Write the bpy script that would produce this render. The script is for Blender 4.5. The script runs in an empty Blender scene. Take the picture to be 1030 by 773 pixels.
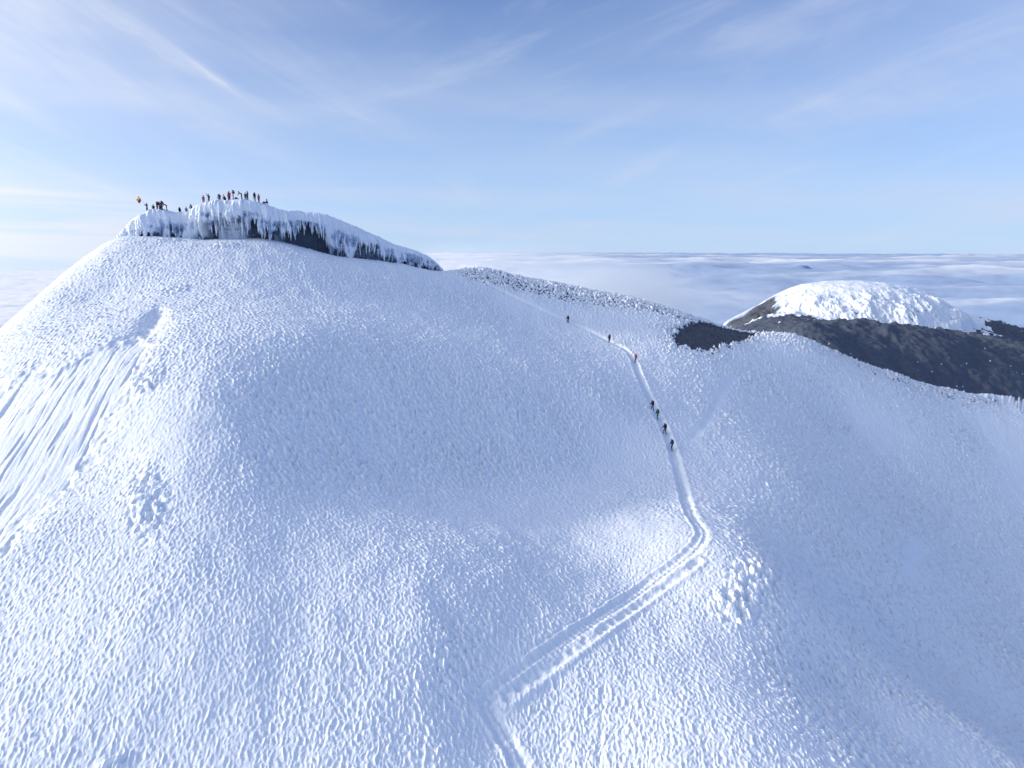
import bpy, bmesh, math, random
import numpy as np
from mathutils import Vector, Matrix

R = math.radians
rng = random.Random(7)
scene = bpy.context.scene
COL = scene.collection

# ------------------------------------------------------------------ camera
W0, H0 = 1030.0, 773.0
F = 696.0                       # focal length in photograph pixels
PITCH = R(11.25)
CP, SP = math.cos(PITCH), math.sin(PITCH)

cd = bpy.data.cameras.new('camera')
cam = bpy.data.objects.new('camera', cd)
COL.objects.link(cam)
cd.sensor_width = 36.0
cd.lens = 36.0 * F / W0
cd.clip_start = 0.5
cd.clip_end = 400000.0
cam.location = (0, 0, 0)
cam.rotation_euler = (math.pi / 2 - PITCH, 0, 0)
scene.camera = cam


def ray(px, py):
    """horizontal and vertical slopes of a line of sight: X/Y and Z/Y"""
    dx = (px - W0 / 2) / F
    dy = (H0 / 2 - py) / F
    h = CP + dy * SP
    return dx / h, (-SP + dy * CP) / h


def at(px, py, Y):
    a, b = ray(px, py)
    return np.array([a * Y, Y, b * Y])


# ------------------------------------------------------------------ noise
_T = np.random.RandomState(11).rand(65536)


def _h(ix, iy, seed):
    n = (ix.astype(np.int64) * 374761393 + iy.astype(np.int64) * 668265263 + seed * 1442695041) & 0xffffffff
    n = ((n ^ (n >> 13)) * 1274126177) & 0xffffffff
    return (n ^ (n >> 16)) & 0xffff


_ANG = _T * 2 * math.pi
_GX, _GY = np.cos(_ANG).astype(np.float32), np.sin(_ANG).astype(np.float32)


def pn(x, y, seed=0):
    """gradient noise, about -1..1"""
    fx, fy = np.floor(x), np.floor(y)
    ix, iy = fx.astype(np.int64), fy.astype(np.int64)
    x = (x - fx).astype(np.float32)
    y = (y - fy).astype(np.float32)
    u = x * x * x * (x * (x * 6 - 15) + 10)
    v = y * y * y * (y * (y * 6 - 15) + 10)

    def g(dx, dy):
        k = _h(ix + dx, iy + dy, seed)
        return _GX[k] * (x - dx) + _GY[k] * (y - dy)
    a = g(0, 0); b = g(1, 0); c = g(0, 1); d = g(1, 1)
    return ((a + (b - a) * u) * (1 - v) + (c + (d - c) * u) * v) * 1.5


def fbm(x, y, o=4, seed=0, gain=0.5, ridged=False):
    s = 0; a = 1.0; n = 0
    for k in range(o):
        t = pn(x * 2 ** k, y * 2 ** k, seed + k * 17)
        if ridged:
            t = 1 - 2 * np.abs(t)
        s = s + a * t; n += a; a *= gain
    return s / n


def sst(a, b, x):
    t = np.clip((x - a) / (b - a), 0, 1)
    return t * t * (3 - 2 * t)


class TPS:
    """thin plate surface through given points"""
    def __init__(self, pts, lam=0.0, scale=100.0):
        p = np.array(pts, float)
        self.xy = p[:, :2] / scale
        self.s = scale
        n = len(p)
        d2 = ((self.xy[:, None] - self.xy[None]) ** 2).sum(-1)
        K = 0.5 * d2 * np.log(d2 + 1e-12) + lam * np.eye(n)
        P = np.hstack([np.ones((n, 1)), self.xy])
        A = np.zeros((n + 3, n + 3))
        A[:n, :n] = K; A[:n, n:] = P; A[n:, :n] = P.T
        self.w = np.linalg.solve(A, np.concatenate([p[:, 2], np.zeros(3)]))

    def __call__(self, x, y):
        sh = np.shape(x)
        x = np.ravel(np.asarray(x, float)) / self.s
        y = np.ravel(np.asarray(y, float)) / self.s
        n = len(self.xy)
        out = self.w[n] + self.w[n + 1] * x + self.w[n + 2] * y
        for k in range(n):
            d2 = (x - self.xy[k, 0]) ** 2 + (y - self.xy[k, 1]) ** 2
            out += self.w[k] * 0.5 * d2 * np.log(d2 + 1e-12)
        return out.reshape(sh)


# ------------------------------------------------------------------ mesh helpers
def link(name, me, mat=None, parent=None):
    o = bpy.data.objects.new(name, me)
    COL.objects.link(o)
    if mat is not None:
        me.materials.clear()
        me.materials.append(mat)
    if parent is not None:
        o.parent = parent
    return o


def grid_mesh(name, X, Y, Z, attrs=None, wrap=False):
    """quads over a 2D array of points (rows, columns)"""
    r, c = X.shape
    me = bpy.data.meshes.new(name)
    co = np.stack([X, Y, Z], -1).reshape(-1, 3).astype(np.float32)
    me.vertices.add(len(co))
    me.vertices.foreach_set('co', co.ravel())
    idx = np.arange(r * c, dtype=np.int32).reshape(r, c)
    q = np.stack([idx[:-1, :-1], idx[:-1, 1:], idx[1:, 1:], idx[1:, :-1]], -1).reshape(-1, 4)
    n = len(q)
    me.loops.add(n * 4)
    me.loops.foreach_set('vertex_index', q.ravel())
    me.polygons.add(n)
    me.polygons.foreach_set('loop_start', np.arange(0, n * 4, 4, dtype=np.int32))
    me.polygons.foreach_set('use_smooth', np.ones(n, bool))
    for k, v in (attrs or {}).items():
        a = me.attributes.new(k, 'FLOAT', 'POINT')
        a.data.foreach_set('value', np.ravel(v).astype(np.float32))
    me.update(calc_edges=True)
    return me


def structure(o, label=None):
    o['kind'] = 'structure'
    if label:
        o['label'] = label
    return o


# ------------------------------------------------------------------ materials
def mat_new(name):
    m = bpy.data.materials.new(name)
    m.use_nodes = True
    nt = m.node_tree
    b = nt.nodes['Principled BSDF']
    return m, nt, b


def mathn(nt, op, a, b=None, clamp=False):
    n = nt.nodes.new('ShaderNodeMath')
    n.operation = op
    n.use_clamp = clamp
    for i, v in enumerate((a, b)):
        if v is None:
            continue
        if isinstance(v, (int, float)):
            n.inputs[i].default_value = v
        else:
            nt.links.new(v, n.inputs[i])
    return n.outputs[0]


def mixc(nt, fac, a, b):
    n = nt.nodes.new('ShaderNodeMix')
    n.data_type = 'RGBA'
    for s, v in ((0, fac), (6, a), (7, b)):
        if isinstance(v, (int, float)):
            n.inputs[s].default_value = v
        elif isinstance(v, tuple):
            n.inputs[s].default_value = (*v, 1) if len(v) == 3 else v
        else:
            nt.links.new(v, n.inputs[s])
    return n.outputs[2]


def ramp(nt, f, a, b, lo=0.0, hi=1.0):
    n = nt.nodes.new('ShaderNodeMapRange')
    n.interpolation_type = 'SMOOTHSTEP'
    nt.links.new(f, n.inputs[0])
    n.inputs[1].default_value = a; n.inputs[2].default_value = b
    n.inputs[3].default_value = lo; n.inputs[4].default_value = hi
    return n.outputs[0]


def noise(nt, scale, detail=4, rough=0.5, vec=None, dist=0.0):
    n = nt.nodes.new('ShaderNodeTexNoise')
    n.inputs['Scale'].default_value = scale
    n.inputs['Detail'].default_value = detail
    n.inputs['Roughness'].default_value = rough
    n.inputs['Distortion'].default_value = dist
    if vec is None:
        tc = nt.nodes.new('ShaderNodeTexCoord')
        vec = tc.outputs['Object']
    nt.links.new(vec, n.inputs['Vector'])
    return n.outputs['Fac']


def attr(nt, name):
    n = nt.nodes.new('ShaderNodeAttribute')
    n.attribute_name = name
    return n.outputs['Fac']


def bump(nt, b, h, strength, dist):
    n = nt.nodes.new('ShaderNodeBump')
    n.inputs['Strength'].default_value = strength
    n.inputs['Distance'].default_value = dist
    nt.links.new(h, n.inputs['Height'])
    nt.links.new(n.outputs[0], b.inputs['Normal'])


SNOW = (0.84, 0.885, 0.92)
ROCK = (0.075, 0.084, 0.104)


def snow_material(name, rock_col=ROCK, snow_col=SNOW, fine=8.0, bs=0.5, ice_col=None):
    m, nt, b = mat_new(name)
    k = attr(nt, 'rock')
    n1 = noise(nt, 2.2, 5, 0.6)
    kk = mathn(nt, 'ADD', k, mathn(nt, 'MULTIPLY', mathn(nt, 'SUBTRACT', n1, 0.5), 0.7))
    fac = ramp(nt, kk, 0.42, 0.58)
    rv = mixc(nt, noise(nt, 0.9, 6, 0.65), tuple(c * 0.7 for c in rock_col), tuple(c * 1.5 for c in rock_col))
    sv = mixc(nt, noise(nt, 0.06, 3, 0.5), tuple(c * 0.96 for c in snow_col), snow_col)
    if ice_col:                                   # grey-blue ice between the snow and the rock
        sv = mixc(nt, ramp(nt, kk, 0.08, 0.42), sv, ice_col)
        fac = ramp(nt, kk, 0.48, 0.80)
    nt.links.new(mixc(nt, fac, sv, rv), b.inputs['Base Color'])
    b.inputs['Roughness'].default_value = 0.65
    b.inputs['Specular IOR Level'].default_value = 0.25
    bump(nt, b, noise(nt, fine, 3, 0.55), bs, 0.06)
    return m


M_SNOW = snow_material('snow')
# ------------------------------------------------------------------ big shape of the snow mountain
PIX = [  # photograph pixel and distance ahead of the camera in metres
    (0, 347, 108), (40, 302, 126), (80, 264, 141), (125, 238, 153),
    (140, 238, 154), (200, 241, 156), (270, 241, 158), (330, 256, 163), (400, 265, 170), (440, 274, 174),
    (482, 269, 176), (560, 284, 177), (640, 301, 177), (690, 317, 175), (750, 333, 172), (800, 337, 172),
    (900, 376, 174), (1030, 402, 178),
    (100, 300, 125), (200, 300, 121), (300, 300, 128), (400, 300, 143), (500, 300, 161),
    (571, 322, 158), (612, 342, 152), (640, 360, 145), (657, 410, 122), (669, 432, 115), (676, 450, 109),
    (300, 340, 104), (400, 340, 118), (500, 340, 135),
    (0, 400, 91), (100, 400, 86), (200, 400, 83.5), (300, 400, 90), (400, 400, 99), (500, 400, 108.5), (600, 400, 118.5),
    (0, 470, 76.7), (100, 470, 75), (200, 470, 73), (300, 470, 77.5), (400, 470, 85.5), (500, 470, 94), (600, 470, 102), (645, 470, 103.5),
    (0, 550, 63.2), (100, 550, 62.5), (200, 550, 62), (300, 550, 64.3), (400, 550, 66.6), (500, 550, 70.8), (600, 550, 75.5),
    (690, 500, 92), (703, 540, 75.6), (770, 575, 70), (860, 575, 90), (800, 480, 108), (900, 500, 125), (1000, 450, 157),
    (760, 400, 142), (850, 420, 151),
    (1000, 600, 110), (1000, 740, 66), (850, 700, 59), (700, 700, 52.3), (900, 640, 82), (790, 640, 62.3),
    (0, 660, 52.2), (100, 660, 51.5), (200, 660, 51.5), (300, 660, 52.5), (430, 640, 55.2), (560, 655, 56.8), (640, 590, 68.3), (490, 703, 51.6),
    (0, 773, 44.4), (150, 773, 44.5), (300, 773, 44.8), (430, 773, 45.4), (560, 773, 46.6), (700, 773, 45.6), (850, 773, 47), (1030, 773, 55),
]
PTS = [at(*q) for q in PIX] + [np.array(v, float) for v in [
    (-100, 182, -20), (-60, 190, -14), (0, 204, -34), (60, 200, -44), (118, 212, -64), (190, 190, -80),
    (-125, 130, -60), (-122, 90, -62), (-100, 55, -58), (-80, 30, -58), (0, 20, -49), (50, 25, -62), (95, 55, -76),
    (175, 115, -95), (0, 245, -75), (100, 225, -85), (-100, 230, -75), (-150, 170, -100)]]
tps_snow = TPS(PTS, lam=2e-4)


def flank(x, y, z, cx=10.0, cy=115.0, r0=178.0, r1=250.0, slope=0.78, z0=-85.0):
    rr = np.hypot(x - cx, y - cy)
    w = sst(r0, r1, rr)
    return z * (1 - w) + w * (z0 - slope * (rr - r0))


def macro(x, y):
    return flank(x, y, tps_snow(x, y))


def hit(pix, fn=macro, r0=25.0, r1=240.0, n=2600):
    """where lines of sight meet a surface (else where they pass nearest to it)"""
    out = []
    Y = np.linspace(r0, r1, n)
    for px, py in pix:
        a, b = ray(px, py)
        d = b * Y - fn(a * Y, Y)
        k = np.nonzero(d < 0)[0]
        i = k[0] if len(k) else int(np.argmin(d))
        out.append((a * Y[i], Y[i], float(fn(np.array([a * Y[i]]), np.array([Y[i]]))[0])))
    return np.array(out)


def poly_dist(x, y, P, closed=False):
    """distance to a polyline, position along it and side"""
    best = np.full(x.shape, 1e9, np.float32); along = np.zeros(x.shape, np.float32); side = np.zeros(x.shape, np.float32)
    s0 = 0.0
    n = len(P)
    for i in range(n if closed else n - 1):
        a = P[i][:2]; b = P[(i + 1) % n][:2]
        d = b - a; L = float(np.hypot(*d)) + 1e-9
        t = np.clip(((x - a[0]) * d[0] + (y - a[1]) * d[1]) / (L * L), 0, 1)
        ex, ey = x - a[0] - t * d[0], y - a[1] - t * d[1]
        q = np.hypot(ex, ey)
        k = q < best
        best = np.where(k, q, best)
        along = np.where(k, s0 + t * L, along)
        side = np.where(k, np.sign(d[0] * ey - d[1] * ex), side)
        s0 += L
    return best, along, side


def inside(x, y, P):
    c = np.zeros(x.shape, bool)
    n = len(P)
    for i in range(n):
        x1, y1 = P[i][:2]; x2, y2 = P[(i + 1) % n][:2]
        k = (y1 > y) != (y2 > y)
        c ^= k & (x < (x2 - x1) * (y - y1) / (y2 - y1 + 1e-12) + x1)
    return c


def sdf(x, y, P):
    """signed distance to a closed outline, positive inside"""
    d, _, _ = poly_dist(x, y, P, True)
    return np.where(inside(x, y, P), d, -d)


def smooth_path(P, n=4):
    P = np.array(P, float)
    for _ in range(n):
        q = 0.75 * P[:-1] + 0.25 * P[1:]
        r = 0.25 * P[:-1] + 0.75 * P[1:]
        P = np.vstack([P[:1], np.stack([q, r], 1).reshape(-1, P.shape[1]), P[-1:]])
    return P


TRAIL_PX = [(462, 273), (480, 281), (520, 300), (545, 312), (571, 323), (592, 332), (612, 343), (628, 350), (637, 360), (641, 372),
            (646, 385), (652, 398), (661, 416), (669, 432), (676, 450), (682, 470), (687, 490), (691, 508), (697, 522),
            (707, 533), (706, 544), (690, 560), (665, 578), (640, 596), (600, 625), (570, 645), (530, 675), (505, 693), (488, 703),
            (490, 712), (503, 732), (515, 752), (530, 785)]
TRAIL = smooth_path(hit(TRAIL_PX), 2)
SIDE_PX = [(702, 566), (690, 575), (662, 594), (630, 617), (600, 639), (565, 663), (535, 684), (512, 702)]
SIDE = smooth_path(hit(SIDE_PX), 2)
OLD1 = smooth_path(hit([(738, 380), (725, 395), (718, 412), (708, 430), (695, 442)]), 2)
OLD2 = smooth_path(hit([(922, 545), (917, 560), (915, 580)]), 2)
OLD3 = smooth_path(hit([(608, 690), (604, 720), (602, 770)]), 2)
SCAR = hit([(162, 308), (140, 335), (95, 352), (50, 375), (-30, 385), (-60, 560), (-20, 580), (40, 515), (95, 455), (130, 400), (150, 355)])
S0, S1 = hit([(160, 312)])[0], hit([(5, 540)])[0]
SD = (S1 - S0)[:2]; SD /= np.hypot(*SD)
GULLY = smooth_path(hit([(161, 310), (146, 335), (128, 358), (105, 385), (80, 412), (50, 450)]), 2)
LUMPS = [(148, 503, 1.7, 4.2), (150, 382, 1.8, 2.0), (178, 291, 2.2, 1.6), (752, 592, 2.0, 3.0), (765, 575, 2.4, 1.6), (736, 610, 2.0, 1.6),
         (112, 772, 1.3, 0.5), (172, 242, 2.6, 1.6), (228, 247, 3.0, 1.6)]
LUMP_W = [(hit([(a, b)])[0], rx, ry) for a, b, rx, ry in LUMPS]
PATCH = hit([(676, 338), (686, 328), (703, 322), (722, 319), (742, 322), (766, 326), (772, 331), (756, 338), (742, 345), (726, 347), (712, 353), (695, 350), (680, 345)])
RIME_LINE = smooth_path(hit([(690, 325), (720, 318), (755, 331), (800, 339), (850, 358), (900, 378), (960, 396), (1040, 404)]), 2)
DARK_LINE = smooth_path(hit([(478, 273), (520, 281), (560, 290), (600, 298), (640, 303), (680, 314)]), 2)


def snow_surface(x, y, detail=True):
    """height of the finished snow and how much bare rock shows"""
    z = macro(x, y)
    rock = np.zeros(x.shape, np.float32)
    e = 0.5
    gx = (macro(x + e, y) - z) / e
    gy = (macro(x, y + e) - z) / e
    g = np.hypot(gx, gy) + 0.05
    ux, uy = -gx / g, -gy / g                  # downhill
    # slow swells
    z = z + 0.16 * fbm(x / 11, y / 11, 3, 3) + 0.10 * pn(x / 3.4 + 5, y / 3.4, 9)
    # wind packed bumps, drawn out downhill
    q = np.hypot(x, y) + 1
    ux, uy = ux - 0.9 * x / q, uy - 0.9 * y / q
    q = np.hypot(ux, uy) + 1e-3
    ux, uy = ux / q, uy / q
    wx = x + 0.15 * pn(x / 1.1, y / 1.1, 21); wy = y + 0.15 * pn(x / 1.1 + 9, y / 1.1, 22)
    def bumps(c, st):
        v_ = 0; ws = 0
        for t in (-0.45 * st * c, 0.0, 0.45 * st * c):
            w = 1 - 0.35 * (t != 0)
            v_ = v_ + w * pn((wx + ux * t) / c, (wy + uy * t) / c, 31); ws += w
        return v_ / ws * 1.35
    fa = sst(66, 96, y)
    bmp = bumps(0.28, 1.0) * (1 - fa) + bumps(0.39, 1.1) * fa * 1.45
    b2 = pn(wx / 0.16, wy / 0.16, 37)
    b3 = pn(wx / 0.60, wy / 0.60, 39)
    tex = 0.066 * bmp + 0.032 * b2 + 0.042 * b3
    tex = tex + 0.05 * np.maximum(bmp, 0) ** 2          # rounded tops, narrow troughs
    strength = 1.0 + 0.45 * fbm(x / 14, y / 14, 3, 51)
    strength = strength * (0.92 + 1.05 * sst(-0.16, -0.38, gx))     # rougher crust in the lee
    # sharper crests and small pits in the crust on the lee side
    lee = sst(-0.24, -0.42, gx)
    rg = 0
    for t in (-0.36, -0.12, 0.12, 0.36):
        rg = rg + pn((wx + ux * t) / 0.62, (wy + uy * t) / 0.62, 41)
    rg = 1 - 2.2 * np.abs(rg / 4 * 1.3)
    pit = np.maximum(pn(wx / 0.55, wy / 0.55, 43) - 0.22, 0)
    tex = tex + lee * (0.10 * rg - 0.50 * pit)
    # grooves running down the fall line
    gr = 0
    for t in (-6, -4, -2, 0, 2, 4, 6):
        gr = gr + pn((x + ux * t) / 2.3, (y + uy * t) / 2.3, 61)
    tex = tex + 0.07 * gr / 4
    # quieter snow
    ds = sdf(x, y, SCAR)
    ragged = 1.4 * pn(x / 2.2, y / 2.2, 71) + 0.9 * pn(x / 0.9, y / 0.9, 72)
    ms = sst(-1.3, 1.9, ds + 1.3 * ragged)
    u = (x - S0[0]) * SD[1] - (y - S0[1]) * SD[0]
    v = (x - S0[0]) * SD[0] + (y - S0[1]) * SD[1]
    uw = u + 0.22 * pn(u / 4, v / 9, 75)
    gro = pn(uw / 0.5, v / 9, 81) + 0.6 * pn(uw / 0.26, v / 5, 82)
    cut = np.maximum(pn(uw / 0.70, v / 9.5, 83) + 0.22 * pn(uw / 0.35, v / 2.4, 84) + 0.16 * pn(u / 5, v / 7, 85) - 0.24, 0)
    low = sst(5, 18, v)
    scar = -0.40 + 0.045 * gro * (0.35 + 0.65 * low) - 0.46 * cut * low
    dg, alg, _ = poly_dist(x, y, GULLY)
    z = z - 0.9 * np.exp(-(dg / (1.0 + 0.12 * alg)) ** 2) * sst(24, 7, alg) * sst(-0.5, 2.5, alg)
    strength = strength * (1 - 0.72 * ms)
    z = z + scar * ms
    # old faint tracks
    for P, w in ((OLD1, 1.1), (OLD2, 0.9)):
        d, al, sd = poly_dist(x, y, P)
        strength = strength * (1 - 0.8 * np.exp(-(d / w) ** 2))
        z = z - 0.12 * np.exp(-(d / (0.6 * w)) ** 2)
    d, al, sd = poly_dist(x, y, OLD3)
    z = z - 0.10 * np.exp(-(d / 0.24) ** 2) * (1 + pn(al / 1.5, al * 0, 55))
    # rime feathers along the right hand crest and round the bare rock
    dr, _, _ = poly_dist(x, y, RIME_LINE)
    mr = np.exp(-(dr / 7.5) ** 2)
    dp = sdf(x, y, PATCH)
    mp = np.exp(-(np.maximum(-dp, 0) / 5.0) ** 2)
    dd, _, _ = poly_dist(x, y, DARK_LINE)
    md = np.exp(-(dd / 7.0) ** 2)
    mm = np.clip(np.maximum(np.maximum(mr, mp), md), 0, 1)
    gust = sst(-0.5, 0.5, pn(x / 3.1, y / 3.1, 90))
    fx_, fy_ = x + 0.35 * pn(x / 0.8, y / 0.8, 98), y + 0.35 * pn(x / 0.8, y / 0.8, 99)
    feather = np.maximum(pn(fx_ / 0.62, fy_ / 0.48, 91) + 0.55 * pn(fx_ / 0.34, fy_ / 0.30, 92), -0.1)
    z = z + mm * ((0.36 + 0.55 * gust + 0.12 * sst(70, 100, x)) * feather - 0.12)
    lowness = 0.10 - feather
    rock = np.maximum(rock, 0.60 * sst(0.0, 0.18, lowness + 0.10 * pn(x / 5, y / 5, 94)) * sst(0.25, 0.8, md))
    nearp = sst(-2.6, -0.3, dp + 1.2 * pn(x / 1.6, y / 1.6, 93))
    rock = np.maximum(rock, 0.62 * nearp * sst(0.0, 0.15, lowness))
    rock = np.maximum(rock, 0.72 * sst(0.25, 0.85, mr + 0.35 * pn(x / 4.5, y / 4.5, 88)) * sst(0.03, 0.16, lowness) * sst(62, 90, x) * (0.35 + 0.65 * gust))
    # bare rock
    mk = sst(-0.25, 0.5, dp + 0.9 * pn(x / 1.1, y / 1.1, 95) + 0.5 * pn(x / 0.5, y / 0.5, 96))
    rock = np.maximum(rock, mk)
    z = z - 0.7 * mk
    z = z + mk * (0.55 * fbm(x / 2.2, y / 2.2, 5, 97, 0.6, True) - 0.25 - 0.9 * mm * feather)
    strength = strength * (1 - 0.6 * mk)
    # broken lumps
    for (c, rx, ry), sd_ in zip(LUMP_W, range(200, 300, 7)):
        n_ = math.hypot(c[0], c[1])
        q = np.exp(-(((x * c[1] - y * c[0]) / n_ / rx) ** 2 + (((x * c[0] + y * c[1]) / n_ - n_) / (ry * 1.25)) ** 2) ** 1.5)
        lum = pn(x / 0.75, y / 1.0, sd_) + 0.5 * pn(x / 0.36, y / 0.5, sd_ + 1) + 0.1
        z = z + q * (0.60 * np.clip(lum * 1.7, -1.5, 0.55) + 0.02)
    # the trodden path
    d, al, sdn = poly_dist(x, y, TRAIL)
    low = sst(96, 84, y)                        # deeper on the lower leg
    mid = sst(150, 130, y)
    wob = 0.14 * pn(al / 2.2, al * 0 + 3.1, 103) + 0.1 * pn(al / 0.7, al * 0 + 7.7, 104)
    half = 0.33 + 0.24 * mid - 0.04 * low + wob
    bed = sst(half + 0.48, half - 0.22, d)
    strength = strength * (1 - (0.75 - 0.2 * low) * bed) * (1 - 0.35 * np.exp(-((d - half) / 0.9) ** 2))
    zz = -(0.48 + 0.0 * mid - 0.24 * low) * bed
    bank = np.exp(-((d - half - 0.42) / 0.33) ** 2)
    zz = zz + bank * (0.05 + 0.09 * mid - 0.03 * low) * np.maximum(0.6 + 1.1 * pn(al / 1.1, sdn * 2.0, 101), 0)
    steps = 0.022 * np.sin(al * 2 * math.pi / 0.62 + 2 * pn(al / 3, al * 0, 102)) * bed
    prints = 0.055 * pn(x / 0.30, y / 0.30, 106) + 0.05 * pn(x / 0.55, y / 0.55, 107)
    z = z + zz + steps + prints * bed
    # twin rut on the lower leg
    rut = np.exp(-((d - 0.05) / 0.10) ** 2) * low
    z = z + 0.09 * rut
    z = z - 0.08 * np.exp(-((d * sdn + 1.15 + 0.2 * wob) / 0.16) ** 2) * low - 0.05 * np.exp(-((d * sdn - 0.95) / 0.14) ** 2) * low
    d2, al2, sd2 = poly_dist(x, y, SIDE)
    holes = 0.55 + 0.45 * pn(al2 / 0.8, al2 * 0 + 1.3, 105) * 1.6
    trough = np.exp(-(d2 / 0.36) ** 2)
    z = z - 0.32 * trough * np.clip(holes, 0.1, 1.3)
    z = z + 0.16 * np.exp(-((d2 - 0.75) / 0.3) ** 2)
    strength = strength * (1 - 0.5 * np.exp(-(d2 / 0.9) ** 2))
    z = z + tex * strength
    return z, np.clip(rock, 0, 1)


def build_snow():
    na = NA
    az = np.concatenate([np.linspace(-62, -47.2, 60), np.linspace(-47, 47, na), np.linspace(47.2, 62, 60)])
    az = np.radians(az)
    rr = np.concatenate([np.geomspace(6, 40, 120), np.exp(np.arange(math.log(40.3), math.log(212), DR)),
                         np.geomspace(213, 4500, 60)])
    A, RR = np.meshgrid(az, rr)
    X = np.sin(A) * RR; Y = np.cos(A) * RR
    Z = np.empty_like(X); K = np.empty_like(X)
    step = max(1, int(200000 / len(az)))
    for i in range(0, len(rr), step):
        Z[i:i + step], K[i:i + step] = snow_surface(X[i:i + step], Y[i:i + step])
    o = link('snow_slope', grid_mesh('snow_slope', X, Y, Z, {'rock': K}), M_SNOW)
    structure(o, 'steep white snow slope with a trodden path climbing to the summit')
    return o


NA, DR = 1800, 0.00112
snow_slope = build_snow()
# ------------------------------------------------------------------ ice cap on the summit
def interp_path(keys, xs):
    k = np.array(keys, float)
    return np.interp(xs, k[:, 0], k[:, 1])


def soft(v, n):
    k = np.hanning(n + 2)[1:-1]; k /= k.sum()
    p = np.pad(v, n, mode='edge')
    return np.convolve(p, k, mode='same')[n:-n]


TOP_K = [(117, 238), (122, 232), (130, 222), (140, 214.5), (150, 211), (165, 212), (173, 214), (180, 214.5), (186, 212.5), (191, 208.5), (197, 205),
         (204, 203), (217, 202), (235, 201), (250, 202.5), (262, 205), (270, 207), (290, 211.5), (310, 213.5), (330, 217), (345, 222),
         (362, 229.5), (380, 238), (400, 246), (420, 252), (432, 257), (440, 264), (446, 271)]
BASE_K = [(117, 239), (140, 239), (165, 241), (178, 240), (190, 242), (205, 244), (215, 244), (230, 243), (260, 243), (280, 244), (300, 249),
          (320, 255), (345, 262), (370, 265), (395, 267), (420, 271), (446, 275)]
CUR_K = [(117, 240), (137, 238), (140, 231), (143, 228), (149, 230), (151, 238), (163, 238), (166, 232), (171, 232), (174, 237), (184, 240), (197, 240),
         (200, 229), (204, 224), (209, 228), (215, 222), (222, 221), (232, 222), (246, 221.5), (252, 224), (257, 225), (262, 229), (268, 232), (274, 238),
         (284, 239), (289, 229), (296, 228), (306, 226), (316, 228), (325, 237), (328, 247), (334, 251), (345, 255), (355, 257), (358, 251),
         (364, 248), (372, 249), (378, 254), (382, 260), (390, 263), (394, 259), (398, 265), (408, 266), (416, 268), (428, 268), (446, 275)]
DEP_K = [(117, 153), (140, 152.5), (165, 154), (185, 156), (205, 154), (240, 154.5), (270, 156), (330, 162), (400, 169), (446, 174)]

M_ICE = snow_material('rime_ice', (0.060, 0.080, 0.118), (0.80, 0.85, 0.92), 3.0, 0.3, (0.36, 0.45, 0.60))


def cliff_columns(step_px):
    px = np.arange(117.5, 445.5, step_px)
    Yb = soft(interp_path(DEP_K, px), 41)
    a, bt = ray(px, soft(interp_path(TOP_K, px), 15)); zt = bt * (Yb + 2.5)
    X = a * Yb
    _, bb = ray(px, interp_path(BASE_K, px)); zb = bb * Yb
    _, bc = ray(px, interp_path(CUR_K, px)); zc = bc * (Yb - 0.6)
    tx = np.gradient(X); ty = np.gradient(Yb)
    l = np.hypot(tx, ty)
    nx, ny = ty / l, -tx / l                     # out of the face, towards the viewer's side
    nx, ny = soft(nx, 61), soft(ny, 61)
    s = np.concatenate([[0], np.cumsum(np.hypot(np.diff(X), np.diff(Yb)))])
    return px, X, Yb, zt, zb, zc, nx, ny, s


px_c, cX, cY, zt, zb, zc, cnx, cny, cs = cliff_columns(0.36)
n_c = len(cs)
zero = np.zeros(n_c)
fr = np.maximum(pn(cs / 0.55, zero + 0.3, 301), 0) ** 1.3 * 1.6 + np.maximum(pn(cs / 0.24, zero + 4.3, 302), 0) * 0.9 + 0.9 * pn(cs / 2.0, zero + 9.1, 303)
fr = fr + 3.2 * np.maximum(pn(cs / 1.15, zero + 2.2, 304) - 0.12, 0)
taper = sst(0, 3, cs) * sst(0, 5, cs[-1] - cs)
hgt = zt - zb
z_cur = zc - (fr - 0.5) * (0.9 + 0.1 * hgt) * 1.15
z_cur = z_cur - 1.1 * (1 - sst(190, 200, px_c)) + 0.9 * sst(0.0, 1.0, 1 - np.abs(px_c - 146) / 4.5)
z_cur = np.minimum(np.maximum(z_cur, zb - 1.0), zt - 0.25 * hgt)
lip = np.clip(hgt * 0.22, 0.2, 2.0)

# profile of a column: offset out of the face (o) and height (h), from behind the crest to the hanging edge and back in
rowsO, rowsH = [], []
TB = [(-16.0, 'd', 9.0), (-11.0, 'd', 5.0), (-7.0, 'd', 2.2), (-5.0, 'd', 0.8), (-3.4, 'd', 0.15), (-2.2, 'd', 0.0), (-1.4, 'd', 0.12)]
for o_, _, d_ in TB:
    rowsO.append(zero + o_); rowsH.append(zt - d_ * np.clip(hgt / 8, 0.15, 1))
for t in np.linspace(0, 1, 12):                  # rounded brow
    rowsO.append(-1.0 + 1.2 * np.sin(t * math.pi / 2)); rowsH.append(zt - 0.22 * np.clip(hgt / 8, 0.15, 1) - lip * (1 - np.cos(t * math.pi / 2)))
front_rows = len(rowsO)
NF = 46
brow = rowsH[-1]
for t in np.linspace(0, 1, NF)[1:]:              # hanging curtain
    rowsO.append(0.2 + 0.45 * np.sin(t * math.pi * 0.8) + zero); rowsH.append(brow + (z_cur - brow) * t)
edge_row = len(rowsO)
for t in np.linspace(0, 1, 6)[1:]:               # underside, going back in
    rowsO.append(0.45 - 2.9 * t + zero); rowsH.append(z_cur + 0.6 * np.sin(t * math.pi) + 0.35 * t * np.clip(hgt / 8, 0, 1))
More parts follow.
